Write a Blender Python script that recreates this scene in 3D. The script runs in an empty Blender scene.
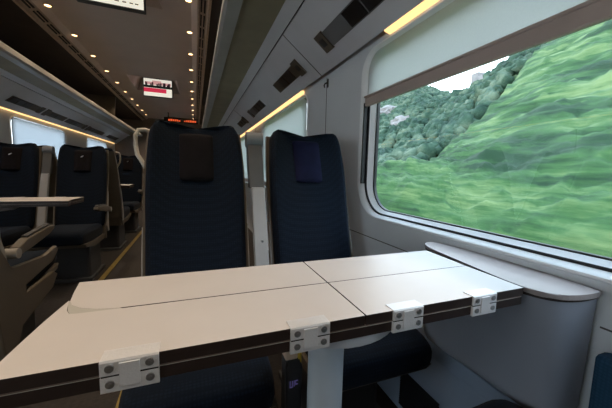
import bpy, bmesh, math, random
from mathutils import Vector, Matrix, noise
random.seed(7)
PI = math.pi
S = bpy.context.scene
COL = S.collection

# ------------------------------------------------------------------ materials
def mat(name, col, rough=.5, metal=0, var=.0, scale=30, bump=0, bscale=200, spec=.5, sheen=0, stretch=(1,1,1)):
    m = bpy.data.materials.new(name); m.use_nodes = True
    nt = m.node_tree; b = nt.nodes['Principled BSDF']
    b.inputs['Base Color'].default_value = (*col, 1)
    b.inputs['Roughness'].default_value = rough
    b.inputs['Metallic'].default_value = metal
    b.inputs['Specular IOR Level'].default_value = spec
    if sheen: b.inputs['Sheen Weight'].default_value = sheen
    if var or bump:
        tc = nt.nodes.new('ShaderNodeTexCoord')
        mp = nt.nodes.new('ShaderNodeMapping'); mp.inputs['Scale'].default_value = stretch
        nt.links.new(tc.outputs['Object'], mp.inputs['Vector'])
    if var:
        n = nt.nodes.new('ShaderNodeTexNoise'); n.inputs['Scale'].default_value = scale; n.inputs['Detail'].default_value = 4
        nt.links.new(mp.outputs['Vector'], n.inputs['Vector'])
        r = nt.nodes.new('ShaderNodeValToRGB')
        r.color_ramp.elements[0].position = .3; r.color_ramp.elements[1].position = .7
        r.color_ramp.elements[0].color = (*[c*(1-var) for c in col], 1)
        r.color_ramp.elements[1].color = (*[min(1, c*(1+var)) for c in col], 1)
        nt.links.new(n.outputs['Fac'], r.inputs['Fac']); nt.links.new(r.outputs['Color'], b.inputs['Base Color'])
    if bump:
        n2 = nt.nodes.new('ShaderNodeTexNoise'); n2.inputs['Scale'].default_value = bscale
        nt.links.new(mp.outputs['Vector'], n2.inputs['Vector'])
        bp = nt.nodes.new('ShaderNodeBump'); bp.inputs['Strength'].default_value = bump; bp.inputs['Distance'].default_value = .002
        nt.links.new(n2.outputs['Fac'], bp.inputs['Height']); nt.links.new(bp.outputs['Normal'], b.inputs['Normal'])
    return m

def emit(name, col, st):
    m = bpy.data.materials.new(name); m.use_nodes = True
    b = m.node_tree.nodes['Principled BSDF']
    b.inputs['Base Color'].default_value = (*[c*.5 for c in col], 1)
    b.inputs['Emission Color'].default_value = (*col, 1)
    b.inputs['Emission Strength'].default_value = st
    return m

def fabric(name, c0, c1, scale):
    m = bpy.data.materials.new(name); m.use_nodes = True
    nt = m.node_tree; b = nt.nodes['Principled BSDF']
    b.inputs['Roughness'].default_value = .95; b.inputs['Specular IOR Level'].default_value = .15
    b.inputs['Sheen Weight'].default_value = .02
    tc = nt.nodes.new('ShaderNodeTexCoord')
    ck = nt.nodes.new('ShaderNodeTexVoronoi'); ck.inputs['Scale'].default_value = scale; ck.inputs['Randomness'].default_value = .15
    nt.links.new(tc.outputs['Object'], ck.inputs['Vector'])
    r = nt.nodes.new('ShaderNodeValToRGB')
    r.color_ramp.elements[0].position = .2; r.color_ramp.elements[1].position = .55
    r.color_ramp.elements[0].color = (*c1, 1); r.color_ramp.elements[1].color = (*c0, 1)
    nt.links.new(ck.outputs['Distance'], r.inputs['Fac']); nt.links.new(r.outputs['Color'], b.inputs['Base Color'])
    return m

def glass_mat():
    m = bpy.data.materials.new('window_glass'); m.use_nodes = True
    nt = m.node_tree; nt.nodes.clear()
    o = nt.nodes.new('ShaderNodeOutputMaterial'); mx = nt.nodes.new('ShaderNodeMixShader')
    t = nt.nodes.new('ShaderNodeBsdfTransparent'); t.inputs['Color'].default_value = (.94, .97, .97, 1)
    g = nt.nodes.new('ShaderNodeBsdfGlossy'); g.inputs['Roughness'].default_value = .01
    lw = nt.nodes.new('ShaderNodeLayerWeight'); lw.inputs['Blend'].default_value = .5
    pw = nt.nodes.new('ShaderNodeMath'); pw.operation = 'POWER'; pw.inputs[1].default_value = 4.5
    ml = nt.nodes.new('ShaderNodeMath'); ml.operation = 'MULTIPLY_ADD'; ml.inputs[1].default_value = .8; ml.inputs[2].default_value = .02
    nt.links.new(lw.outputs['Facing'], pw.inputs[0]); nt.links.new(pw.outputs[0], ml.inputs[0])
    nt.links.new(ml.outputs[0], mx.inputs[0]); nt.links.new(t.outputs[0], mx.inputs[1]); nt.links.new(g.outputs[0], mx.inputs[2])
    nt.links.new(mx.outputs[0], o.inputs[0])
    return m

def blind_mat(name='blind_fabric', tc_=(.84, .83, .82)):
    m = bpy.data.materials.new(name); m.use_nodes = True
    nt = m.node_tree; nt.nodes.clear()
    o = nt.nodes.new('ShaderNodeOutputMaterial'); mx = nt.nodes.new('ShaderNodeMixShader'); mx.inputs[0].default_value = .6
    d = nt.nodes.new('ShaderNodeBsdfDiffuse'); t = nt.nodes.new('ShaderNodeBsdfTranslucent')
    t.inputs['Color'].default_value = (*tc_, 1)
    tc = nt.nodes.new('ShaderNodeTexCoord'); n = nt.nodes.new('ShaderNodeTexNoise'); n.inputs['Scale'].default_value = 160
    r = nt.nodes.new('ShaderNodeValToRGB')
    r.color_ramp.elements[0].color = (.56, .57, .57, 1); r.color_ramp.elements[1].color = (.70, .71, .70, 1)
    nt.links.new(tc.outputs['Object'], n.inputs['Vector']); nt.links.new(n.outputs['Fac'], r.inputs['Fac'])
    nt.links.new(r.outputs['Color'], d.inputs['Color'])
    nt.links.new(d.outputs[0], mx.inputs[1]); nt.links.new(t.outputs[0], mx.inputs[2]); nt.links.new(mx.outputs[0], o.inputs[0])
    return m

M = dict(
    wall=mat('wall_plastic', (.72, .74, .77), .55, var=.03, scale=4),
    panel=mat('upper_panel_plastic', (.62, .60, .62), .5, var=.04, scale=5),
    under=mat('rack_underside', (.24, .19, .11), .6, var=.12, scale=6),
    lip=mat('rack_lip_metal', (.38, .36, .33), .5, var=.06, scale=9),
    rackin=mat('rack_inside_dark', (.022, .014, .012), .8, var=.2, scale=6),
    divider=mat('rack_divider_panel', (.10, .085, .065), .6, var=.1, scale=8),
    ceil=mat('ceiling_panel', (.66, .53, .45), .55, var=.04, scale=3),
    vent=mat('ceiling_grille', (.45, .34, .25), .6, var=.1, scale=20),
    ventdark=mat('grille_slot', (.012, .01, .01), .8),
    floor=mat('carpet', (.020, .016, .014), .95, var=.35, scale=60, bump=.3),
    floorline=mat('aisle_floor_strip', (.20, .14, .03), .6, var=.2, scale=20),
    endwall=mat('end_wall_laminate', (.20, .16, .13), .5, var=.1, scale=4),
    white=mat('window_frame_white', (.90, .91, .92), .35, var=.03, scale=6),
    black=mat('rubber_gasket', (.012, .013, .016), .5),
    bar=mat('blind_bar', (.46, .37, .33), .35, var=.05, scale=10),
    glass=glass_mat(), blind=blind_mat(), blind_dimmed=blind_mat('dimmed_blind_fabric', (.60, .64, .68)),  # left blinds: same fabric, dimmer daylight put into its colour
    strip=emit('led_strip', (1, .60, .24), 1.5),
    lamp=emit('spot_lens', (1, .62, .30), 5),
    ring=mat('spot_ring', (.32, .25, .18), .35, metal=.6),
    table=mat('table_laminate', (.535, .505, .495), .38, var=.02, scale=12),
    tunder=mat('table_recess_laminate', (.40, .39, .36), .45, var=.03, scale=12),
    edge=mat('table_dark_edge', (.020, .012, .010), .4, var=.2, scale=30),
    gap_reflect=mat('table_gap_reflection', (.22, .16, .13), .35),  # lighter strip painted in for the reflection in the gap between boards
    hinge=mat('hinge_aluminium', (.66, .66, .68), .42, metal=.35, bump=.25, bscale=300),
    screw=mat('screw_steel', (.28, .28, .29), .4, metal=.8),
    screwdark=mat('screw_socket', (.02, .02, .02), .6),
    post=mat('table_post_paint', (.46, .50, .54), .35, var=.03, scale=8),
    plate=mat('table_plate_paint', (.55, .56, .60), .4),
    fab=fabric('seat_fabric', (.0030, .0058, .0115), (.0062, .0115, .022), 110),
    bfab=fabric('blue_bolster_fabric', (.020, .060, .110), (.030, .080, .140), 140),
    leather=mat('headrest_leather', (.006, .0045, .006), .9, spec=.15, var=.3, scale=25, bump=.3, bscale=60),
    leather_daylit=mat('headrest_leather_daylit', (.006, .007, .026), .9, spec=.15, var=.2, scale=25),  # same headrest leather with the window's bluish light put into its colour
    shell=mat('seat_shell_plastic', (.085, .07, .052), .5, var=.06, scale=8),
    trim=mat('seat_side_trim', (.25, .235, .22), .45, var=.04, scale=8),
    armlow=mat('armrest_pale_plastic', (.30, .295, .295), .45, var=.04, scale=12),
    armtop=mat('armrest_grey_pad', (.06, .06, .062), .6, var=.08, scale=12),
    armhead=mat('armrest_hinge_grey', (.16, .17, .19), .45),
    handle=mat('grab_handle_plastic', (.46, .42, .36), .4, var=.04, scale=8),
    seatbase=mat('seat_pedestal', (.03, .03, .032), .6, var=.1, scale=10),
    cons=mat('console_brown', (.10, .075, .055), .5, var=.1, scale=20),
    consg=mat('console_grey', (.16, .155, .16), .45),
    consb=mat('console_black', (.010, .010, .013), .3),
    emblem=mat('white_emblem', (.75, .75, .75), .5),
    cabinet=mat('wall_console_plastic', (.27, .29, .34), .38, var=.04, scale=5),
    ledge=mat('ledge_laminate', (.33, .285, .275), .3, var=.03, scale=9),
    heater=mat('heater_cover_paint', (.40, .50, .66), .4, var=.03, scale=6),
    orange=mat('orange_strip', (.75, .25, .04), .5),
    hook=mat('coat_hook_dark', (.03, .03, .03), .4),
    seam=mat('panel_seam', (.10, .09, .09), .7),
    tvbox=mat('screen_housing', (.05, .045, .042), .5),
    pocket=mat('screen_pocket', (.66, .53, .45), .55, var=.05, scale=5),
    pod=mat('socket_black', (.012, .012, .013), .3),
    beige=mat('socket_cap_beige', (.45, .33, .24), .5),
    yellow=mat('yellow_strap', (.50, .33, .03), .6),
    purple=emit('socket_purple_text', (.25, .20, .55), .12),
    red=emit('red_led', (1, .14, .04), .7),
    s_white=emit('screen_white', (.80, .76, .66), .80),
    s_cream=emit('screen_cream', (.86, .82, .68), .85),
    s_pink=emit('screen_pink', (.75, .42, .40), .55),
    s_dark=emit('screen_dark', (.05, .02, .03), .3),
    s_black=emit('screen_black', (.01, .02, .015), .3),
    s_red=emit('screen_red', (.75, .04, .09), .65),
    s_text=emit('screen_text', (.25, .22, .20), .3),
)

# ------------------------------------------------------------------ mesh builder
class MB:
    def __init__(s): s.bm = bmesh.new(); s.mi = 0
    def face(s, vs):
        try:
            f = s.bm.faces.new(vs); f.material_index = s.mi; return f
        except ValueError: return None
    def box(s, x0, x1, y0, y1, z0, z1, bev=0, seg=2):
        b = bmesh.new()
        vs = [b.verts.new((x, y, z)) for x in (x0, x1) for y in (y0, y1) for z in (z0, z1)]
        for q in ((0,1,3,2),(4,6,7,5),(0,4,5,1),(2,3,7,6),(0,2,6,4),(1,5,7,3)): b.faces.new([vs[i] for i in q])
        if bev: bmesh.ops.bevel(b, geom=b.edges[:], offset=bev, segments=seg, affect='EDGES', profile=.5)
        s.merge(b); return s
    def merge(s, b, mtx=None):
        mp = {}
        for v in b.verts: mp[v] = s.bm.verts.new(mtx @ v.co if mtx else v.co)
        for f in b.faces: s.face([mp[v] for v in f.verts])
        b.free()
    def rings(s, rings, close=True, cap=True):
        L = [[s.bm.verts.new(p) for p in r] for r in rings]
        n = len(L[0])
        for a, b in zip(L, L[1:]):
            for i in range(n if close else n-1):
                s.face([a[i], a[(i+1) % n], b[(i+1) % n], b[i]])
        if cap and close: s.face(L[0][::-1]); s.face(L[-1])
        return s
    def prism(s, pts, lo, hi, axis='z', bev=0):
        """pts 2D polygon extruded between lo and hi on axis"""
        def P(u, v, w): return {'z': (u, v, w), 'y': (u, w, v), 'x': (w, u, v)}[axis]
        b = bmesh.new()
        A = [b.verts.new(P(u, v, lo)) for u, v in pts]; B = [b.verts.new(P(u, v, hi)) for u, v in pts]
        n = len(pts)
        for i in range(n): b.faces.new([A[i], A[(i+1)%n], B[(i+1)%n], B[i]])
        fa = b.faces.new(A[::-1]); fb = b.faces.new(B)
        if bev:
            es = list({e for f in (fa, fb) for e in f.edges})
            bmesh.ops.bevel(b, geom=es, offset=bev, segments=2, affect='EDGES', profile=.5)
        s.merge(b); return s
    def tube(s, path, r, n=10, squash=1):
        path = [Vector(p) for p in path]; rings = []
        up = Vector((0, 0, 1))
        for i, p in enumerate(path):
            d = (path[min(i+1, len(path)-1)] - path[max(i-1, 0)]).normalized()
            a = d.cross(up)
            if a.length < 1e-3: a = d.cross(Vector((0, 1, 0)))
            a.normalize(); c = a.cross(d)
            rr = r[i] if isinstance(r, (list, tuple)) else r
            rings.append([p + a*rr*math.cos(t*2*PI/n) + c*rr*squash*math.sin(t*2*PI/n) for t in range(n)])
        s.rings(rings); return s
    def lathe(s, prof, cx, cy, n=28):
        s.rings([[(cx + r*math.cos(t*2*PI/n), cy + r*math.sin(t*2*PI/n), z) for t in range(n)] for r, z in prof]); return s
    def build(s, name, m, parent=None, smooth=False, sub=0):
        bmesh.ops.recalc_face_normals(s.bm, faces=s.bm.faces)
        me = bpy.data.meshes.new(name); s.bm.to_mesh(me); s.bm.free()
        for k in (m if isinstance(m, list) else [m]): me.materials.append(k)
        if smooth:
            for p in me.polygons: p.use_smooth = True
            try:
                if smooth != 'all': me.set_sharp_from_angle(angle=math.radians(40))
            except Exception: pass
        o = bpy.data.objects.new(name, me); COL.objects.link(o)
        if parent: o.parent = parent
        if sub:
            md = o.modifiers.new('sub', 'SUBSURF'); md.levels = sub; md.render_levels = sub
        return o

def tag(o, label, cat, group=None, kind=None):
    o['label'] = label; o['category'] = cat
    if group: o['group'] = group
    if kind: o['kind'] = kind
    return o
def struct(o): o['kind'] = 'structure'; return o
def empty(name, loc, rz=0):
    o = bpy.data.objects.new(name, None); COL.objects.link(o)
    o.location = loc; o.rotation_euler.z = rz; o.empty_display_size = .1
    return o
def copy_tree(o, parent=None):
    c = o.copy(); COL.objects.link(c)
    if parent: c.parent = parent
    for ch in list(o.children): copy_tree(ch, c)
    return c

def rrect(y0, y1, z0, z1, rb, rt, n=10):
    pts = []
    for cy, cz, a0, r in ((y1-rb, z0+rb, -90, rb), (y1-rt, z1-rt, 0, rt), (y0+rt, z1-rt, 90, rt), (y0+rb, z0+rb, 180, rb)):
        for k in range(n+1):
            a = math.radians(a0 + 90*k/n); pts.append((cy + r*math.cos(a), cz + r*math.sin(a)))
    return pts

# ------------------------------------------------------------------ the carriage section
XR, XL, C = .84, -2.05, -.605
def mx(x, side): return x if side > 0 else 2*C - x          # mirror about the aisle's centre
Y0, Y1 = -5.0, 9.45

RW = [(-4.9, -3.3), (-2.9, -1.2), (-.35, 1.41), (2.19, 3.90), (4.70, 6.40), (7.20, 8.90)]
LW = [(-3.3, -1.6), (-.7, 1.0), (1.9, 3.6), (4.55, 6.22), (7.16, 8.75)]
ZB, ZT = .754, 1.604

def wall(name, side, wins):
    mb = MB(); x0, x1 = mx(XR, side), mx(XR+.054, side)
    bm = bmesh.new(); edges = []; loops = []
    def loop(pts):
        vs = [bm.verts.new((x0, y, z)) for y, z in pts]
        es = [bm.edges.new((vs[i], vs[(i+1) % len(vs)])) for i in range(len(vs))]
        edges.extend(es); return vs
    loop([(Y0, -.05), (Y1, -.05), (Y1, 2.62), (Y0, 2.62)])
    for a, b in wins: loop(rrect(a+.012, b-.012, ZB+.012, ZT-.006 - (0 if side > 0 else .032), .19, .11))
    bmesh.ops.triangle_fill(bm, edges=edges, use_beauty=True)
    ret = bmesh.ops.extrude_face_region(bm, geom=bm.faces[:])
    for v in [g for g in ret['geom'] if isinstance(g, bmesh.types.BMVert)]: v.co.x = x1
    mb.merge(bm)
    return struct(mb.build(name, M['wall']))
wall('wall_right', 1, RW); wall('wall_left', -1, LW)

mb = MB(); mb.box(XL-.056, XR+.056, Y0, Y1, -.08, 0); struct(mb.build('floor', M['floor']))
mb = MB(); mb.box(XL-.056, XR+.056, Y1, Y1+.08, -.05, 2.62); struct(mb.build('wall_front', M['endwall']))
mb = MB(); mb.box(XL-.056, XR+.056, Y0-.08, Y0, -.05, 2.62); struct(mb.build('wall_back', M['endwall']))

# ceiling with two pockets for the hanging screens
ZC = 2.37
PK = [(2.30, 3.02), (5.25, 6.17)]
px0, px1 = C-.34, C+.36
mb = MB()
xa, xb = mx(.04, -1), .04
def ceil_seg(y0, y1, hole=False):
    prof = [(xa, ZC-.035), (xa+.05, ZC), (xb-.05, ZC), (xb, ZC-.035)]
    if not hole: mb.prism(prof + [(xb, ZC+.02), (xa, ZC+.02)], y0, y1, 'y')
    else:
        mb.prism([(xa, ZC-.035), (xa+.05, ZC), (px0, ZC), (px0, ZC+.02), (xa, ZC+.02)], y0, y1, 'y')
        mb.prism([(px1, ZC), (xb-.05, ZC), (xb, ZC-.035), (xb, ZC+.02), (px1, ZC+.02)], y0, y1, 'y')
ys = [Y0, PK[0][0], PK[0][1], PK[1][0], PK[1][1], Y1]
for i in range(5): ceil_seg(ys[i], ys[i+1], i in (1, 3))
mb.box(XL-.056, XR+.056, Y0-.08, Y1+.08, 2.72, 2.80)
struct(mb.build('ceiling', M['ceil']))
for k, (a, b) in enumerate(PK):
    mb = MB()
    zt = 2.58
    P = [[(px0, a, ZC), (px1, a, ZC), (px1, b, ZC), (px0, b, ZC)], [(C-.255, b-.22, zt), (C+.275, b-.22, zt), (C+.275, b-.06, zt), (C-.255, b-.06, zt)]]
    Q = [[(px0-.01, a-.01, ZC+.001), (px1+.01, a-.01, ZC+.001), (px1+.01, b+.01, ZC+.001), (px0-.01, b+.01, ZC+.001)], [(C-.265, b-.23, zt+.01), (C+.285, b-.23, zt+.01), (C+.285, b-.05, zt+.01), (C-.265, b-.05, zt+.01)]]
    mb.rings([P[1], P[0], Q[0], Q[1]], cap=False)
    mb.face([mb.bm.verts.new(p) for p in P[1]]); mb.face([mb.bm.verts.new(p) for p in Q[1]])
    struct(mb.build('trim_%d' % (10+k), M['pocket']))

# upper panels, grilles
n_ = 1
for side in (1, -1):
    f = lambda x: mx(x, side)
    mb = MB()
    mb.prism([(f(.80), 1.618), (f(.528), 1.828), (f(.535), 1.845), (f(.815), 1.635)], Y0, Y1, 'y')
    o = struct(mb.build('trim_%d' % n_, M['panel'])); n_ += 1
    mb = MB()
    mb.prism([(f(.522), 1.834), (f(.454), 1.860), (f(.454), 1.88), (f(.53), 1.852)], Y0, Y1, 'y')
    struct(mb.build('trim_%d' % n_, M['panel'])); n_ += 1
    # ceiling grille beside the ceiling panel
    mb = MB()
    mb.prism([(f(.145), 2.292), (f(.125), 2.292), (f(.118), 2.325), (f(.062), 2.338), (f(.055), 2.33), (f(.04), 2.335), (f(.04), 2.38), (f(.145), 2.38)], Y0, Y1, 'y')
    mb.mi = 1
    y = Y0 + .1
    while y < Y1 - .3:
        for xx in (.072, .098):
            za = 2.333 if xx < .08 else 2.327
            mb.box(f(xx)-.006, f(xx)+.006, y, y+.20, za-.006, za+.004)
        y += .26
    struct(mb.build('trim_%d' % n_, [M['vent'], M['ventdark']])); n_ += 1
    # roof lining over the rack
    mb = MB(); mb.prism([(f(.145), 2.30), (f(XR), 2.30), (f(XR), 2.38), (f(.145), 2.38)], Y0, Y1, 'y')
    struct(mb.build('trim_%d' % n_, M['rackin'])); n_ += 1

# panel seams
mb = MB()
for yy in (1.86, 4.35, 6.85):
    mb.box(XR-.0015, XR+.002, yy-.003, yy+.003, .70, 1.61)
struct(mb.build('trim_20', M['seam']))
mb = MB()
for yy in (1.86, 4.35, 6.85):
    mb.prism([(.799, 1.6165), (.527, 1.8265), (.530, 1.83), (.802, 1.62)], yy-.003, yy+.003, 'y')
struct(mb.build('trim_21', M['seam']))

# luggage racks
for side in (1, -1):
    f = lambda x: mx(x, side)
    where = 'window side on the right' if side > 0 else 'far left side across the aisle'
    t = empty('luggage_rack', (f(.45), 4, 1.86))
    tag(t, 'long overhead luggage rack along the %s' % where, 'luggage rack')
    def loc(mbx, nm, mm):
        o = mbx.build(nm, mm, t); o.matrix_parent_inverse = Matrix.Translation((-f(.45), -4, -1.86)); return o
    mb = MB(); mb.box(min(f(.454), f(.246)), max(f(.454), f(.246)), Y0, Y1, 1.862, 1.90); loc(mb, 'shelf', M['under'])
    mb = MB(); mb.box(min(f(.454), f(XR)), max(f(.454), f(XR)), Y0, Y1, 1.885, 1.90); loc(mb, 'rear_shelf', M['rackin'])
    mb = MB(); mb.prism([(f(.246), 1.853), (f(.175), 1.853), (f(.156), 1.866), (f(.156), 1.905), (f(.168), 1.918), (f(.246), 1.90)], Y0, Y1, 'y'); loc(mb, 'front_lip', M['lip'])
    for yy in (6.55,):
        mb = MB(); mb.prism([(f(.19), 1.915), (f(.80), 1.905), (f(.80), 2.29), (f(.16), 2.29)], yy, yy+.02, 'y'); loc(mb, 'divider', M['divider'])

# LED strips between wall and panel
def strip(y0, y1, side, label):
    f = lambda x: mx(x, side)
    mb = MB(); mb.prism([(f(.838), 1.610), (f(.805), 1.619), (f(.812), 1.632), (f(.839), 1.632)], y0, y1, 'y')
    tag(mb.build('light_strip', M['strip']), label, 'light', 'light strips above the windows')
strip(-.6, 1.18, 1, 'warm glowing light strip above the large window with green view')
strip(2.30, Y1-.1, 1, 'warm glowing light strip above the far window behind the seats on the right')
strip(1.0, Y1-.1, -1, 'long warm glowing light strip above the windows on the left')

# windows
def rr(rect, i, rb=.20, rt=.12):
    y0, y1, z0, z1 = rect
    return rrect(y0+2.2*i, y1-2.2*i, z0+i, z1-i, max(.02, rb-1.5*i), max(.02, rt-1.2*i))
def ring(mb, rect, i0, i1, xa, xa2, xb):
    A, B = rr(rect, i0), rr(rect, i1)
    R = [[(xa, *p) for p in A], [(xa2, *p) for p in B], [(xb, *p) for p in B], [(xb, *p) for p in A]]
    mb.rings(R + [R[0]], cap=False)
def window(n, side, y0, y1, blind_z):
    f = lambda x: mx(x, side)
    ZT = 1.604 if side > 0 else 1.572
    w = struct(empty('window_%d' % n, (f(XR), (y0+y1)/2, ZB)))
    inv = Matrix.Translation((-f(XR), -(y0+y1)/2, -ZB))
    def put(mbx, nm, m, par=w, **k):
        o = mbx.build(nm, m, par, **k)
        if par is w: o.matrix_parent_inverse = inv
        return o
    R = (y0, y1, ZB, ZT)
    mb = MB()
    mb.rings([[(f(.8395), *p) for p in rr(R, 0)], [(f(.833), *p) for p in rr(R, .004)], [(f(.834), *p) for p in rr(R, .010)],
              [(f(.852), *p) for p in rr(R, .022)], [(f(.892), *p) for p in rr(R, .022)], [(f(.892), *p) for p in rr(R, 0)]], cap=False)
    put(mb, 'window_frame', M['white'], smooth=True)
    mb = MB(); ring(mb, R, .022, .030, f(.855), f(.855), f(.892)); put(mb, 'gasket', M['black'])
    mb = MB(); ring(mb, R, .030, .042, f(.858), f(.876), f(.892)); put(mb, 'inner_frame', M['white'])
    mb = MB(); ring(mb, R, .042, .047, f(.880), f(.880), f(.894)); put(mb, 'outer_seal', M['black'])
    mb = MB(); mb.prism(rr(R, .043), f(.886), f(.889), 'x')
    put(mb, 'pane', M['glass'])
    # blind
    mb = MB()
    yy = rrect(y0+.056, y1-.056, blind_z, ZT-.026, .003, .09)
    mb.prism(yy, f(.8445), f(.8455), 'x')
    b = put(mb, 'blind', M['blind'] if side > 0 or blind_z > 1.2 else M['blind_dimmed'])
    mb = MB(); mb.box(min(f(.835), f(.853)), max(f(.835), f(.853)), y0+.046, y1-.046, blind_z-.050, blind_z+.004, .006); mb.box(min(f(.828), f(.84)), max(f(.828), f(.84)), y0+.046, y1-.046, blind_z-.006, blind_z+.004, .003)
    o = mb.build('bottom_bar', M['bar'], b)
    if blind_z > 1.2:
        mb = MB(); mb.box(min(f(.834), f(.86)), max(f(.834), f(.86)), y1-.052, y1-.040, .925, blind_z-.03); put(mb, 'blind_channel', M['black'])
    return w
window(1, 1, *RW[2], 1.374)
for i, (a, b) in enumerate(RW[3:]): window(2+i, 1, a, b, .84)
for i, (a, b) in enumerate(LW): window(5+i, -1, a, b, 1.374 if i < 2 else .84)
window(10, 1, *RW[0], .84); window(11, 1, *RW[1], .84)

# consoles with reading lights on the upper panels
def console(side, ya, yb, cap_far, label):
    t = empty('reading_light_console', (0, 0, 0))
    # local frame: u along -Y.. use world coords on the slanted plane, then offset
    tx, tz = -.272/.3436, .210/.3436        # up the panel
    nx, nz = -.210/.3436, -.272/.3436       # out of the panel
    def q(y, s, h):
        return (mx(.80 + tx*s + nx*h, side), y, 1.618 + tz*s + nz*h)
    def slab(y0, y1, s0, s1, h0, h1):
        mb = MB()
        P = [q(y, s, h) for h in (h0, h1) for (y, s) in ((y0, s0), (y1, s0), (y1, s1), (y0, s1))]
        mb.rings([P[:4], P[4:]]); return mb
    c = q((ya+yb)/2, .13, 0); t.location = c; inv = Matrix.Translation([-v for v in c])
    def put(mbx, nm, m):
        o = mbx.build(nm, m, t); o.matrix_parent_inverse = inv
    put(slab(ya, yb, .094, .186, -.002, .004), 'faceplate', M['consg' if cap_far and side > 0 else 'cons'])
    L = yb - ya
    if cap_far: cells = [(ya+.02, ya+.02+(L-.17)/4*1), (ya+.02+(L-.17)/4, ya+.02+(L-.17)/2), (ya+.02+(L-.17)/2, ya+.02+(L-.17)*.75)]
    else: cells = [(ya+.17, ya+.17+.15), (ya+.33, ya+.33+.15)]
    for a, b in cells: put(slab(a+.006, b-.006, .10, .18, .003, .007), 'dark_panel', M['consb'])
    if cap_far: put(slab(yb-.088, yb, .086, .196, -.002, .010), 'light_cap', M['cons'])
    else: put(slab(ya-.01, ya+.08, .080, .200, -.002, .010), 'light_cap', M['cons'])
    ca = yb-.065 if cap_far else ya+.01
    put(slab(ca, ca+.045, .12, .165, .009, .012), 'switch', M['consb'])
    tag(t, label, 'reading light', 'reading light consoles on the upper panels')
console(1, .85, 1.62, True, 'dark reading light console on the right upper panel nearest the large window')
console(1, 1.98, 2.60, False, 'dark reading light console on the right upper panel above the window seat headrest')
console(1, 3.18, 3.90, True, 'third reading light console along the right upper panel, above the far blind')
console(1, 4.30, 4.95, False, 'smallest reading light console far along the right upper panel, by the armrest head')
console(-1, 4.25, 5.0, True, 'brown reading light console on the left panel, nearest of the left row')
console(-1, 5.08, 5.74, False, 'brown reading light console on the left panel, second of the left row')
console(-1, 5.80, 6.66, True, 'brown reading light console on the left panel, third of the left row')
console(-1, 6.75, 7.80, False, 'brown reading light console on the left panel, fourth of the left row')
console(-1, 8.15, 9.0, True, 'brown reading light console at the far end of the left row')

# coat hook
t = empty('coat_hook', (XR, 1.843, 1.57)); tag(t, 'small dark coat hook on the pale wall between the windows', 'hook')
mb = MB(); mb.box(-.006, 0, -.012, .012, -.028, .028, .003); mb.build('backplate', M['hook'], t)
mb = MB(); mb.tube([(-.004, 0, .005), (-.022, 0, -.004), (-.028, 0, -.018), (-.022, 0, -.03)], .005); mb.build('hook_arm', M['hook'], t, smooth=True)

# ceiling spots
def spot_proto():
    t = empty('ceiling_spotlight', (0, 0, ZC))
    mb = MB()
    n = 16; R = []
    for r, z in ((.036, .001), (.036, -.004), (.026, -.006), (.026, -.001)):
        R.append([(r*math.cos(k*2*PI/n), r*math.sin(k*2*PI/n), z) for k in range(n)])
    mb.rings(R + [R[0]], cap=False); mb.build('trim_ring', M['ring'], t, smooth=True)
    mb = MB(); mb.lathe([(.026, -.002), (.020, -.005), (.005, -.0065)], 0, 0, 16); mb.build('lens', M['lamp'], t, smooth=True)
    return t
sp0 = spot_proto(); used = False
ld = bpy.data.lights.new('spot', 'SPOT'); ld.energy = 19.5; ld.color = (1, .77, .54); ld.spot_size = math.radians(100); ld.spot_blend = .8; ld.shadow_soft_size = .02
for side, x, ys_ in ((-1, -1.18, [3.353 + .61*k for k in range(-9, 10)]), (1, -.028, [2.774 + .608*k for k in range(-8, 11)])):
    for i, y in enumerate(ys_):
        vis = y > 2.7
        o = sp0 if not used else copy_tree(sp0)
        used = True
        o.location = (x, y, ZC)
        tag(o, 'small warm round spotlight in the %s row on the ceiling panel' % ('left' if side < 0 else 'right'), 'ceiling light', 'ceiling spotlights, %s row' % ('left' if side < 0 else 'right'))
        l = bpy.data.objects.new('spot_lamp', ld); COL.objects.link(l); l.location = (x, y, ZC-.012)

# hanging screens
def screen(y, first):
    t = empty('ceiling_screen', (C+.01, y, 2.255))
    w, h = .225, .295
    mb = MB(); mb.box(-w-.012, w+.012, 0, .05, -.012, h+.012, .006); mb.build('housing', M['tvbox'], t)
    mb = MB(); mb.box(-.04, .04, .012, .038, h+.008, .325); mb.build('hanger', M['tvbox'], t)
    def quad(u0, u1, v0, v1, e=.001):
        mb.box(-w+2*w*u0, -w+2*w*u1, -e-.0006, -e, h*v0, h*v1)
    mb = MB(); mats = [M['s_cream'], M['s_text']] if first else [M['s_white'], M['s_pink'], M['s_dark'], M['s_black'], M['s_red'], M['s_cream']]
    if first:
        quad(0, 1, 0, 1); mb.mi = 1
        random.seed(3)
        for v in (.10, .25, .38, .5):
            u = .10
            while u < .9:
                L = random.uniform(.03, .07); quad(u, min(u+L, .93), v, v+.035, .0018); u += L + random.uniform(.02, .08)
    else:
        quad(0, 1, 0, 1)
        mb.mi = 1; quad(.04, .97, .66, .82, .0018); quad(.3, .62, .8, .9, .0018)
        mb.mi = 2
        random.seed(5)
        for k in range(16):
            u = random.uniform(.05, .9); quad(u, u+.05, .62, .62+random.uniform(.08, .2), .0024)
        mb.mi = 3; quad(0, 1, .48, .62, .003)
        mb.mi = 4; quad(0, .80, .22, .46, .003); 
        mb.mi = 5; quad(0, 1, .02, .2, .003); quad(.82, 1, .2, .46, .0034)
    mb.build('display', mats, t)
    return t
tag(screen(2.85, True), 'lit cream ceiling screen hanging at the top edge nearest the viewer', 'screen')
tag(screen(6.0, False), 'small lit ceiling screen with a red banner, far along the aisle', 'screen')
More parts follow.
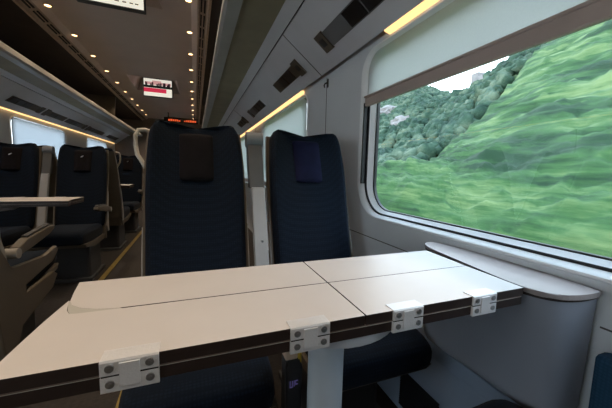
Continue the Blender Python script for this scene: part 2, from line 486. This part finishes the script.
# red LED sign on the end wall
t = empty('led_sign', (-.30, 8.2, 2.185)); tag(t, 'small dark sign with glowing red lettering hanging from the ceiling at the far end', 'sign')
mb = MB(); mb.box(-.40, .40, -.05, 0, -.055, .06, .005); mb.build('housing', M['tvbox'], t)
for sx_ in (-.3, .3):
    mb = MB(); mb.box(sx_-.015, sx_+.015, -.035, -.015, .055, .176); mb.build('hanger', M['tvbox'], t)
mb = MB(); random.seed(11)
for g0, g1 in ((-.30, -.02), (.06, .34)):
    u = g0
    while u < g1:
        L = random.uniform(.02, .05); hh = random.choice((.03, .05, .045)); mb.box(u, u+L, -.053, -.0505, -.03, -.03+hh); u += L+.012
mb.build('glowing_text', M['red'], t)

# ------------------------------------------------------------------ seats (local: x right, y backwards, z up; origin on floor at the foot of the backrest, facing -y)
def back_y(z): 
    t = (z-.45)/.73
    return .20*t + .03*t*t
def hw(z):
    pts = [(.42, .196), (.55, .200), (.75, .202), (.9, .203), (1.02, .199), (1.12, .192), (1.17, .187)]
    for (a, wa), (b, wb) in zip(pts, pts[1:]):
        if z <= b: return wa + (wb-wa)*max(0, (z-a))/(b-a)
    return pts[-1][1]
def sheet(nu, zs, xf, yf_front, yf_back, top):
    """closed padded sheet: front and back grids"""
    mb = MB(); rings = []
    for z in zs:
        r = []
        for i in range(nu+1):
            u = -1 + 2*i/nu; r.append((xf(z, u), yf_front(z, u), top(z, u)))
        for i in range(nu, -1, -1):
            u = -1 + 2*i/nu; r.append((xf(z, u)*.985, yf_back(z, u), top(z, u)))
        rings.append(r)
    mb.rings(rings); return mb
def make_seat(name='train_seat'):
    t = empty(name, (0, 0, 0))
    nu = 16
    zs = [.40, .45, .52, .6, .7, .8, .88, .95, 1.02, 1.08, 1.12, 1.15, 1.165]
    def wing(z): 
        return .020 + .035*max(0, min(1, (z-.75)/.3))
    def ear(z, u):
        k = max(0, (z-1.05)/.115)
        a = abs(u)
        e = math.exp(-((a-.80)/.17)**2)*.036 - .026*math.exp(-(a/.5)**2) - .03*max(0, (a-.88)/.12)**2
        return z + k*e
    def yf(z, u):
        a = abs(u)
        groove = 0
        return back_y(z) - wing(z)*a**3.0 + .012*max(0, (z-1.12)/.05) + .03*max(0, (a-.93)/.07)**2
    def yb(z, u):
        return back_y(z) + .055 - .02*abs(u)**2 - .012*max(0, (z-1.10)/.06)
    mb = sheet(nu, zs, lambda z, u: hw(z)*u, yf, yb, ear)
    mb.build('backrest', M['fab'], t, smooth=True, sub=1)
    # side bolster seams either side of the headrest pad
    hz = [.925, .94, .99, 1.04, 1.09, 1.125, 1.135]
    mb = sheet(6, hz, lambda z, u: .073*u, lambda z, u: back_y(z) - .010 - .012*(1-abs(u)**4)*(1 if .93 < z < 1.13 else 0), lambda z, u: back_y(z)+.02, lambda z, u: z)
    pad = mb.build('headrest_pad', M['leather'], t, smooth=True, sub=1)
    mb = MB()
    zc = 1.07; yy = back_y(zc) - .0255
    mb.prism([(-.014, zc-.006), (-.004, zc-.004), (.010, zc+.008), (.012, zc+.012), (.002, zc+.010), (-.010, zc+.003)], yy-.001, yy+.004, 'y')
    mb.build('emblem', M['emblem'], pad)
    # shell
    zs2 = [.30, .40, .55, .7, .85, 1.0, 1.08, 1.13, 1.150]
    mb = sheet(12, zs2, lambda z, u: (hw(max(.42, z))+.006)*u, lambda z, u: back_y(max(.36, z))+.032-.012*abs(u)**4, lambda z, u: back_y(max(.36, z))+.095-.035*abs(u)**3, lambda z, u: z + max(0, (z-1.05)/.1)*(-.02*math.exp(-(u/.5)**2)))
    mb.build('back_shell', M['shell'], t, smooth=True)
    # cushion
    mb = MB(); R = []
    for y, zt, zb, w in ((.06, .435, .33, .180), (0, .445, .32, .188), (-.15, .452, .33, .192), (-.35, .462, .34, .194), (-.47, .462, .35, .190), (-.525, .450, .36, .184), (-.545, .425, .375, .176)):
        r = []
        for i in range(11):
            u = -1 + i/5; r.append((w*u, y, zt + .012*abs(u)**3 - .02*max(0, (abs(u)-.8)/.2)**2))
        for i in range(10, -1, -1):
            u = -1 + i/5; r.append((w*u*.96, y, zb))
        R.append(r)
    mb.rings(R); mb.build('cushion', M['fab'], t, smooth=True, sub=1)
    mb = MB(); mb.prism([(.10, .40), (.08, .30), (-.30, .30), (-.50, .335), (-.52, .365), (-.30, .345), (0, .345)], -.19, .19, 'x', .006)
    mb.build('seat_pan', M['shell'], t)
    for s in (-1, 1):
        mb = MB()
        P = [(.045, .36), (.02, .42), (back_y(.6)+.022, .60), (back_y(.75)+.024, .74), (back_y(.75)+.040, .74), (back_y(.6)+.046, .60), (.075, .42), (.09, .36)]
        mb.prism(P, s*.200, s*.212, 'x', .003); mb.build('side_trim', M['trim'], t)
    mb = MB(); mb.box(-.15, .15, -.30, .02, .02, .31, .02); mb.box(-.17, .17, -.34, .06, 0, .03, .006); mb.build('pedestal', M['seatbase'], t)
    return t
def add_handle(t, s):
    y = back_y(1.05)+.05
    mb = MB(); mb.tube([(s*.186, y+.005, 1.135), (s*.205, y+.005, 1.142), (s*.230, y, 1.138), (s*.240, y-.006, 1.118), (s*.240, y-.012, 1.07), (s*.234, y-.02, 1.035), (s*.213, y-.03, 1.00), (s*.196, y-.035, .965), (s*.186, y-.037, .95)], [.008, .009, .0095, .009, .009, .009, .009, .008, .007])
    mb.build('grab_handle', M['handle'], t, smooth=True)
def add_armrest(t, s, down=True):
    mb = MB()
    P = [(.02, .60), (-.06, .625), (-.30, .645), (-.345, .640), (-.35, .62), (-.30, .600), (-.10, .575), (.04, .555)]
    mb.prism(P, s*.205, s*.245, 'x', .008)
    a = mb.build('aisle_armrest', M['shell'], t)
    mb = MB(); mb.prism([(-.07, .628), (-.30, .648), (-.335, .642), (-.335, .647), (-.30, .655), (-.07, .636)], s*.212, s*.238, 'x', .002)
    mb.build('arm_pad', M['seatbase'], a)
    mb = MB(); mb.tube([(s*.195, .035, .575), (s*.248, .035, .575)], .024, 16); mb.build('arm_hinge', M['trim'], a, smooth=True)
def add_fairing(t, s):
    mb = MB()
    mb.prism([(.12, .64), (.05, .50), (-.28, .47), (-.42, .50), (-.44, .47), (-.36, .42), (-.05, .40), (-.05, .34), (-.36, .36), (-.41, .33), (-.34, .27), (0, .22), (.06, .10), (.14, .10), (.18, .40)], s*.196, s*.222, 'x', .008)
    mb.build('side_fairing', M['shell'], t)

proto = make_seat()
LAB = 'seats of the carriage'
SX, SXW = .008, .528
def seat(x, y, rz, label, first=False, hand=0, arm=0, fair=0, pad=None):
    o = proto if first else copy_tree(plain)
    o.location = (x, y, 0); o.rotation_euler.z = rz
    if hand: add_handle(o, hand)
    if arm: add_armrest(o, arm)
    if fair: add_fairing(o, fair)
    if pad:
        for ch in o.children:
            if ch.name.startswith('headrest_pad'):
                ch.data = ch.data.copy(); ch.data.materials[0] = pad
    tag(o, label, 'seat', LAB)
    return o
plain = proto
s_win = seat(SXW, 1.2, 0, 'navy fabric seat facing the table, beside the large window', pad=M['leather_daylit'])
s_cam = seat(SXW, -.09, PI, 'navy seat at the bottom right corner, beside the wall console')
xa1, xa2 = -1.01, -1.545
s_a1 = seat(xa1, 3.24, 0, 'dark aisle seat across the aisle, facing the viewer, with small white headrest mark', hand=0)
s_a2 = seat(xa2, 3.24, 0, 'dark window seat at the left picture edge with small white headrest mark')
s_b1 = seat(xa1, 5.28, 0, 'dark aisle seat further back on the left, facing the viewer, next to the distant table')
s_b2 = seat(xa2, 5.28, 0, 'dark window seat further back on the left, mostly hidden by nearer seats')
s_f1 = seat(xa1, 1.72, PI, 'olive grey shelled seat seen from the side at the lower left edge with lowered armrest', arm=-1, fair=-1)
s_g1 = seat(xa1, 3.99, PI, 'pale backed aisle seat turned away, behind the first dark seat across the aisle', hand=-1)
s_g2 = seat(xa2, 3.99, PI, 'pale backed window seat turned away, behind the dark left edge seat')
s_main = seat(SX, 1.2, 0, 'large navy fabric seat facing the table, beside the aisle, with pale grab handle', first=True, hand=-1)
add_armrest(s_a1, 1); add_armrest(s_b1, 1)
for ch in list(s_main.children) + list(s_win.children):     # the two near headrests show no mark
    if ch.name.startswith('headrest_pad'):
        for g in list(ch.children): bpy.data.objects.remove(g)

# upholstered window-side bolster of the near seat
mb = MB(); mb.box(-.311, -.262, -.415, .05, .30, .610, .012); mb.build('side_bolster', M['bfab'], s_cam)

# raised armrests between seats (local like the seats)
def raised_arm(x, y, label):
    t = empty('raised_armrest', (x, y, 0))
    def slabz(z0, z1, w, f0, f1, bev=.006):
        mb = MB(); P = [(back_y(z)+f0, z) for z in (z0, (z0+z1)/2, z1)] + [(back_y(z)+f1, z) for z in (z1, (z0+z1)/2, z0)]
        mb.prism(P, -w, w, 'x', bev); return mb
    slabz(.44, .905, .0285, -.045, -.005).build('lower_arm', M['armlow'], t)
    slabz(.90, 1.130, .0335, -.02, .03).build('upper_arm', M['armtop'], t)
    mb = MB(); yh = back_y(1.12)
    mb.tube([(-.037, yh+.0, 1.122), (.037, yh+.0, 1.122)], .036, 20); mb.build('hinge_head', M['armhead'], t, smooth=True)
    mb = MB(); yl = back_y(.68)-.046; mb.tube([(.004, yl+.004, .68), (.004, yl-.002, .679)], .005, 10); mb.build('screw', M['screw'], t)
    mb = MB(); mb.box(-.02, .02, -.02, .06, 0, .46, .006); mb.build('stand', M['seatbase'], t)
    tag(t, label, 'armrest'); return t
ra = raised_arm(.261, 1.185, 'pale and grey armrest folded upright between the two navy seats')
rb = copy_tree(ra); rb.location = (-1.278, 3.23, 0); rb['label'] = 'folded armrest between the two dark seats across the aisle'
rc = copy_tree(ra); rc.location = (-1.278, 5.27, 0); rc['label'] = 'folded armrest between the distant dark seats on the left'

# socket post between the cushions
t = empty('power_socket', (.234, .685, 0)); tag(t, 'black power socket pod with faint purple marks between the seats under the table', 'socket')
mb = MB(); mb.box(-.016, .016, .0, .05, 0, .50, .006); mb.build('pillar', M['seatbase'], t)
mb = MB()
mb.prism([(-.020+.0, .345), (-.014, .325), (.014, .325), (.022, .345), (.024, .47), (.016, .495), (-.014, .495), (-.022, .47)], -.018, .002, 'y', .005); mb.build('faceplate', M['pod'], t)
mb = MB(); mb.box(-.024, .010, -.016, .05, .493, .525, .004); mb.build('top_cap', M['beige'], t)
mb = MB(); mb.box(.010, .020, -.017, .05, .480, .530, .002); mb.build('strap', M['yellow'], t)
mb = MB()
for (u0, u1, v0, v1) in ((-.012, -.010, .418, .436), (-.012, -.005, .418, .420), (-.006, -.004, .418, .436), (-.001, .001, .420, .436), (.003, .010, .424, .426), (.003, .010, .434, .436), (.003, .005, .424, .436)):
    mb.box(u0, u1, -.0195, -.018, v0, v1)
mb.build('marks', M['purple'], t)

# ------------------------------------------------------------------ folding table
def arc(cx, cy, r, a0, a1, n=8):
    return [(cx + r*math.cos(math.radians(a0+(a1-a0)*k/n)), cy + r*math.sin(math.radians(a0+(a1-a0)*k/n))) for k in range(n+1)]
TB = (.402, .556, .710)
def folding_table(name, rich=True):
    t = empty(name, (0, 0, 0))
    zt, zm = .740, .7225
    xl, xr = -.228, .678
    def laminate(pts, z0, z1, nm, top='table'):
        mb = MB(); mb.prism(pts, z0, z1, 'z')
        b = mb.bm; b.faces.ensure_lookup_table(); b.normal_update()
        bmesh.ops.recalc_face_normals(b, faces=b.faces)
        for f in b.faces: f.material_index = 0 if f.normal.z > .9 else 1
        return mb.build(nm, [M[top], M['edge']], t)
    g = .0012
    # lower fixed board
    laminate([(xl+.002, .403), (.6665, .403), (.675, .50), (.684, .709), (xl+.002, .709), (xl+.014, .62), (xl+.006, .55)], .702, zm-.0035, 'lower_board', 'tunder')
    mb = MB(); mb.prism([(xl+.004, .4045), (.6655, .4045), (.674, .50), (.682, .7075), (xl+.004, .7075), (xl+.016, .62), (xl+.008, .55)], zm-.0035, zm, 'z'); mb.build('gap_reflection', M['gap_reflect'], t)
    # aisle-side leaves
    laminate([(xl, .402), (.2660, .402), (.2660, TB[1]-g), (-.13, TB[1]-g), (-.185, TB[1]-.0005), (-.196, .5575), (-.2035, .572), (-.2150, .616), (-.2212, .547), (-.224, .50)], zm, zt, 'folding_leaf')
    laminate([(.2660, TB[1]+g), (.2660, .710), (xl, .710), (-.220, .655), (-.212, .612), (-.203, .592), (-.185, .576), (-.16, .564), (-.13, TB[1]+g+.001)], zm, zt, 'folding_leaf')
    laminate([(.2692, .402), (.6675, .402), (.672, .48), (.674, TB[1]-g), (.2692, TB[1]-g)], zm, zt, 'folding_leaf')
    laminate([(.2692, TB[1]+g), (.675, TB[1]+g), (.680, .62), (.686, .710), (.2692, .710)], zm, zt, 'folding_leaf')
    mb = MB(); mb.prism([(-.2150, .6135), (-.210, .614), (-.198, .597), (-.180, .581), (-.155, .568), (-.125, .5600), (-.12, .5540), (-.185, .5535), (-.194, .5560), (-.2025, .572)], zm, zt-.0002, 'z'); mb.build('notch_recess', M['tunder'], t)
    def hinge(x, w=.033):
        yn = .402
        mb = MB()
        # wraps over the top leaf and down over both edges
        mb.prism([(yn+.022, zt), (yn+.022, zt+.0015), (yn-.002, zt+.0015), (yn-.0035, zt-.001), (yn-.0035, zm-.0005), (yn, zm-.0005), (yn, zt)], x-w, x+w, 'x')
        mb.prism([(yn-.0035, zm-.003), (yn+.001, zm-.003), (yn+.001, .6995), (yn-.0035, .6995)], x-w, x+w, 'x')
        mb.box(x-w*.36, x+w*.34, yn-.0052, yn-.003, .7045, zt-.003, .0006)
        h = mb.build('hinge', M['hinge'], t)
        mb = MB(); mb.box(x-w+.001, x+w-.001, yn-.003, yn+.001, zm-.0032, zm-.0003); mb.build('hinge_gap', M['screwdark'], h)
        for sx in (-.68, .68):
            for z in (.7315, .7105):
                mb = MB(); mb.tube([(x+sx*w, yn-.003, z), (x+sx*w, yn-.0052, z-.0001)], .0052, 14); mb.tube([(x+sx*w, yn-.005, z), (x+sx*w, yn-.0056, z-.0001)], .0022, 8); 
                mb.build('screw', M['screw'], h, smooth=True)
    for x in (-.081, .166, .356, .548): hinge(x)
    cx, cy = .2665, .55
    mb = MB(); n = 40; R = []
    for k, z in ((1.0, .7015), (1.0, .690), (.97, .678), (.85, .668), (.55, .661), (.30, .658)):
        R.append([(cx + .150*k*math.cos(a*2*PI/n), cy + .142*k*math.sin(a*2*PI/n), z) for a in range(n)])
    mb.rings(R); mb.build('support_plate', M['plate'], t, smooth=True)
    mb = MB(); mb.lathe([(.0395, .03), (.0395, .668)], cx, cy, 36); mb.build('post', M['post'], t, smooth=True)
    mb = MB(); mb.lathe([(.11, 0), (.11, .012), (.06, .03), (.042, .035)], cx, cy, 36); mb.build('foot', M['post'], t, smooth=True)
    return t
tb = folding_table('folding_table')
tag(tb, 'beige folding table with dark edges and four metal hinges in the foreground', 'table')
t2 = copy_tree(tb); t2.location = (-1.5, 2.04, 0); t2['label'] = 'narrow looking folding table across the aisle at the left picture edge'
t3 = copy_tree(tb); t3.location = (-1.5, 4.08, 0); t3['label'] = 'tiny distant folding table on the left, behind the first dark seat'
for t_ in (t2, t3): t_.rotation_euler.z = PI; t_.location.x = -.82-.228; t_.location.y += 2*.556
# console box under the window
t = empty('wall_console', (.76, .55, .43)); tag(t, 'blue grey moulded wall console with wooden ledge between table and window', 'console')
inv = Matrix.Translation((-.76, -.55, -.43))
def smooth_poly(P, k=3):
    for _ in range(k):
        Q = []
        for i in range(len(P)):
            a, b = Vector(P[i]), Vector(P[(i+1) % len(P)])
            Q += [tuple(a*.75+b*.25), tuple(a*.25+b*.75)]
        P = Q
    return P
top = [(.742, .800), (.8395, .812), (.8395, .345), (.79, .340), (.735, .348), (.700, .372), (.683, .42), (.700, .55)]
bot = [(.728, .775), (.8395, .775), (.8395, .352), (.79, .350), (.748, .354), (.724, .375), (.716, .42), (.722, .55)]
mb = MB(); R = []
N = len(smooth_poly(top, 2))
for k, z in ((0, .722), (.1, .70), (.45, .62), (.75, .52), (1, .455), (1.12, .435), (1.45, .427)):
    P = [(a[0]*(1-k)+b[0]*k, a[1]*(1-k)+b[1]*k) for a, b in zip(top, bot)]
    P = smooth_poly(P, 2)
    R.append([(min(x, .8395), y, z) for x, y in P])
mb.rings(R); o = mb.build('body', M['cabinet'], t, smooth=True); o.matrix_parent_inverse = inv
mb = MB(); P = smooth_poly([(.738, .803), (.8395, .816), (.8395, .340), (.79, .335), (.728, .343), (.690, .368), (.675, .42), (.696, .55)], 2)
mb.prism([(min(x, .8395), y) for x, y in P], .7265, .738, 'z', .003); o = mb.build('ledge', M['ledge'], t, smooth=False); o.matrix_parent_inverse = inv
mb = MB(); P2 = [(.76+(x-.76)*.985, .57+(y-.57)*.985) for x, y in P]; mb.prism([(min(x, .8395), y) for x, y in P2], .721, .7268, 'z'); o = mb.build('ledge_gap', M['edge'], t); o.matrix_parent_inverse = inv

# heater cover along the wall
t = empty('heater_cover', (.80, .6, 0)); tag(t, 'pale blue grey heater cover with dark grille low on the wall under the console', 'heater')
inv = Matrix.Translation((-.80, -.6, 0))
mb = MB(); mb.prism([(.785, 0), (.785, .33), (.805, .365), (.8395, .375), (.8395, 0)], .40, 1.9, 'y', .003); o = mb.build('cover', M['heater'], t); o.matrix_parent_inverse = inv
mb = MB()
for k in range(16):
    z = .03 + k*.010; mb.box(.780, .7855, .70, .90, z, z+.005)
o = mb.build('grille', M['black'], t); o.matrix_parent_inverse = inv
mb = MB(); mb.box(.780, .7855, .78, .92, .325, .340, .002); o = mb.build('orange_strip', M['orange'], t); o.matrix_parent_inverse = inv
# wall lower seam
mb = MB(); mb.box(XR-.001, XR+.001, -1.2, .34, .650, .654); mb.box(XR-.001, XR+.001, .815, 1.9, .65, .654); struct(mb.build('trim_22', M['seam']))
# aisle floor strips
for k, x in enumerate((-.30, -.78)):
    mb = MB(); mb.box(x-.02, x+.02, Y0, Y1, .0, .004); struct(mb.build('trim_%d' % (23+k), M['floorline']))

# ------------------------------------------------------------------ outside
def foliage(name, c0, c1, c2, sc, stretch):
    m = bpy.data.materials.new(name); m.use_nodes = True
    nt = m.node_tree; b = nt.nodes['Principled BSDF']; b.inputs['Roughness'].default_value = .8; b.inputs['Specular IOR Level'].default_value = .2
    g = nt.nodes.new('ShaderNodeNewGeometry'); mp = nt.nodes.new('ShaderNodeMapping'); mp.inputs['Scale'].default_value = stretch
    n = nt.nodes.new('ShaderNodeTexNoise'); n.inputs['Scale'].default_value = sc; n.inputs['Detail'].default_value = 7; n.inputs['Roughness'].default_value = .68
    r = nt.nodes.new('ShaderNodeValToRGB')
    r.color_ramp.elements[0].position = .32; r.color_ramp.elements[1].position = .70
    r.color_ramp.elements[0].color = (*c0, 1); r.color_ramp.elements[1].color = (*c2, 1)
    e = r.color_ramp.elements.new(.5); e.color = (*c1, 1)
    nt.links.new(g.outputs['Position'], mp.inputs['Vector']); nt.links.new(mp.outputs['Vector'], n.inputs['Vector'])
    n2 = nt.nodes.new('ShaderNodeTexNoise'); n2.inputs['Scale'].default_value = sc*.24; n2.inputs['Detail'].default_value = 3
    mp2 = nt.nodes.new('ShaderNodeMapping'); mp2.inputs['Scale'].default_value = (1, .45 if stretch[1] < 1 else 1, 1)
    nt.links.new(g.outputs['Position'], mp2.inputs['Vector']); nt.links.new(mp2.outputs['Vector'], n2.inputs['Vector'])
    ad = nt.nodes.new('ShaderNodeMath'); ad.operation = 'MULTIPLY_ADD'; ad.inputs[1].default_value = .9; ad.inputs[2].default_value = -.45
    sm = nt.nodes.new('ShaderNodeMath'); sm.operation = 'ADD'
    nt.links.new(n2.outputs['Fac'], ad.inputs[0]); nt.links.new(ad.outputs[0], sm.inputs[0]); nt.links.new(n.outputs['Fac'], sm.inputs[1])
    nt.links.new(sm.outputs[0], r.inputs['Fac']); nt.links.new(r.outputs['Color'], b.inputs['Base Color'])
    return m
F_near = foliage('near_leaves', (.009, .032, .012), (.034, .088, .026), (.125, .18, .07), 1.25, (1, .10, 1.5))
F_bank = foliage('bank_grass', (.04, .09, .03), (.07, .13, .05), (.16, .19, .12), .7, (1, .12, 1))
F_hazed = foliage('hazed_forest_leaves', (.012, .034, .022), (.034, .070, .044), (.095, .13, .085), .9, (1, 1, 1))  # cooler, bluer leaves: distance haze painted into the colour
M_rock = mat('pale_rock', (.22, .21, .21), .9, var=.2, scale=.6)
def terrain(x, y):
    if x < 7: return -1.2
    if x < 9.5: return -1.2 - .3*(x-7)/2.5
    k = max(0, min(1, (1.28 - y/x)/.8)); k = k*k*(3-2*k)         # the near hillside falls away down the line
    ridge = 62 + 6*noise.noise(Vector((0, y*.02, 3)))
    zf = -1.5 + (x-9.5)*.30 if x < 24 else 2.85 + (min(x, ridge)-24)*.47 - max(0, x-ridge)*.25
    rn = 42 + 5*noise.noise(Vector((0, y*.06, 9)))
    e = max(0, min(1, (y/x-.85)/.3)); zf += max(0, zf)*.30*e
    zn = -1.5 + (min(x, rn)-9.5)*.60 - max(0, x-rn)*.1
    return zf*(1-k) + zn*k + 1.2*noise.noise(Vector((x*.05, y*.04, 0)))*min(1, (x-9.5)/15)
bm = MB()
xs = [.95, 3, 5, 7, 8, 9, 10, 11.5, 13, 15, 17, 20, 23, 26, 30, 35, 40, 45, 50, 55, 60, 65, 70, 80, 95]
ys2 = [-30 + 5*i for i in range(42)]
V = [[bm.bm.verts.new((x, y, terrain(x, y) - (.3 if x > 9.6 else 0))) for y in ys2] for x in xs]
for i in range(len(xs)-1):
    for j in range(len(ys2)-1): bm.face([V[i][j], V[i+1][j], V[i+1][j+1], V[i][j+1]])
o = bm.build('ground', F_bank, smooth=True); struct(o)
ICO = []
for sub in (2, 3):
    b = bmesh.new(); bmesh.ops.create_icosphere(b, subdivisions=sub, radius=1)
    ICO.append(([v.co.copy() for v in b.verts], [[v.index for v in f.verts] for f in b.faces])); b.free()
def blob(mb, c, r, sub, amp):
    vs, fs = ICO[sub]; off = Vector((random.uniform(0, 50),)*3)
    L = []
    for v in vs:
        k = 1 + amp*noise.noise(v*2.2+off) + amp*.6*noise.noise(v*5+off)
        L.append(mb.bm.verts.new((c[0]+v.x*r[0]*k, c[1]+v.y*r[1]*k, c[2]+v.z*r[2]*k)))
    for f in fs: mb.face([L[i] for i in f])
def reach(q):                                       # how far up the slope the bright bushes grow
    P = [(-9, 48), (.56, 48), (.66, 38), (.76, 30), (.88, 25), (1.0, 21), (1.2, 17), (9, 17)]
    for (a, u), (b, v) in zip(P, P[1:]):
        if q <= b: return u + (v-u)*(q-a)/(b-a)
mb = MB(); random.seed(21)
n = 0
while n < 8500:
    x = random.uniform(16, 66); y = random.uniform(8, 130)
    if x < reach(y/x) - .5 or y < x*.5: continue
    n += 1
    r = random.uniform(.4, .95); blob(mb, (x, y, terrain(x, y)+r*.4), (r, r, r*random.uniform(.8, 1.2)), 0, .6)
o = mb.build('distant_forest', F_hazed, smooth='all'); tag(o, 'haze tinted green forest covering the far hillside outside the window', 'forest', kind='stuff')
mb = MB(); G = []                                   # a dense clipped canopy hugging the near bank
for i in range(150):
    x = 9.2 * (48/9.2)**(i/149); row = []
    for j in range(150):
        q = -.75 + 2.85*j/149; y = q*x
        qc = 1.16 + 1.0*max(0, min(1, (17-x)/4)); tall = max(0, min(1, (q-.9)/.3))*max(0, min(1, (x-9.6)/1.5))*max(0, min(1, (17-x)/3))
        fade = max(0, min(1, (qc-q)/.12)) * min(1, i/6) * max(0, min(1, (reach(q)-x)/2.5))
        h = .55 + .55*noise.noise(Vector((x*.45, y*.30, 1))) + .30*noise.noise(Vector((x*1.2, y*.9, 5))) + .24*noise.noise(Vector((x*2.6, y*2.2, 8)))
        row.append(mb.bm.verts.new((x, y, terrain(x, y) + (h*(.5+x/30)+.1 + 1.25*tall)*fade - .8*(1-fade))))
    G.append(row)
for i in range(149):
    for j in range(149): mb.face([G[i][j], G[i+1][j], G[i+1][j+1], G[i][j+1]])
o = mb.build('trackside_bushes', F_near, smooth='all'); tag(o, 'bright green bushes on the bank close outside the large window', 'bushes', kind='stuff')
# pale outcrops and the ruin on the ridge
def rock(x, y, w, d, h, label):
    mb = MB(); blob(mb, (x, y, terrain(x, y)+h*.4), (d, w, h), 1, .35)
    tag(mb.build('rock_outcrop', M_rock), label, 'rock')
rock(40, 56, 3, 1.5, 1.6, 'pale rock outcrop among the far forest, at the left of the window view')
rock(33, 42, 2.4, 1.2, 1.2, 'small pale rock outcrop low in the forest at the left of the window view')
t = empty('stone_ruin', (46, 34.5, 14.6)); tag(t, 'pale stone ruin on the green hillside under the skyline', 'building')
mb = MB(); mb.box(-1.5, 1.5, -3, 3, -3, 3.0, .1); mb.build('main_wall', M_rock, t)
mb = MB(); mb.box(-1.3, 1.3, 3, 4.4, -3, 3.8, .1); mb.build('tower', M_rock, t)
mb = MB()
for k in range(5): mb.box(-1.52, -1.45, -2.6+k*1.15, -2.1+k*1.15, 1.2, 2.3)
mb.build('openings', F_hazed, t)

# ------------------------------------------------------------------ sky
w = bpy.data.worlds.new('sky'); S.world = w; w.use_nodes = True
nt = w.node_tree; bg = nt.nodes['Background']
tc = nt.nodes.new('ShaderNodeTexCoord'); sx = nt.nodes.new('ShaderNodeSeparateXYZ'); r = nt.nodes.new('ShaderNodeValToRGB')
r.color_ramp.elements[0].color = (.92, .96, 1.0, 1); r.color_ramp.elements[1].color = (.62, .80, 1.0, 1); r.color_ramp.elements[1].position = .8
nt.links.new(tc.outputs['Generated'], sx.inputs[0]); nt.links.new(sx.outputs['Z'], r.inputs['Fac']); nt.links.new(r.outputs['Color'], bg.inputs['Color'])
mr = nt.nodes.new('ShaderNodeMapRange'); mr.inputs['From Min'].default_value = -.5; mr.inputs['From Max'].default_value = .6
mr.inputs['To Min'].default_value = 4.6; mr.inputs['To Max'].default_value = 5.4
nt.links.new(sx.outputs['X'], mr.inputs['Value']); nt.links.new(mr.outputs['Result'], bg.inputs['Strength'])
# ------------------------------------------------------------------ camera
cd = bpy.data.cameras.new('camera'); co = bpy.data.objects.new('camera', cd); COL.objects.link(co)
cd.sensor_width = 36; cd.lens = 36*291/612; cd.clip_start = .02; cd.clip_end = 600
Rm = ((.9349, .0158, .3547), (-.3542, .1117, .9285), (.0249, .9936, -.1100))
right = Vector([r_[0] for r_ in Rm]).normalized(); fw = Vector([r_[2] for r_ in Rm]).normalized()
up = right.cross(fw); 
mtx = Matrix((( right.x, up.x, -fw.x, 0), (right.y, up.y, -fw.y, 0), (right.z, up.z, -fw.z, .98), (0, 0, 0, 1)))
co.matrix_world = mtx
S.camera = co
S.view_settings.view_transform = 'Standard'; S.view_settings.look = 'None'
S.view_settings.exposure = .15; S.view_settings.gamma = 1; S.view_settings.use_curve_mapping = False
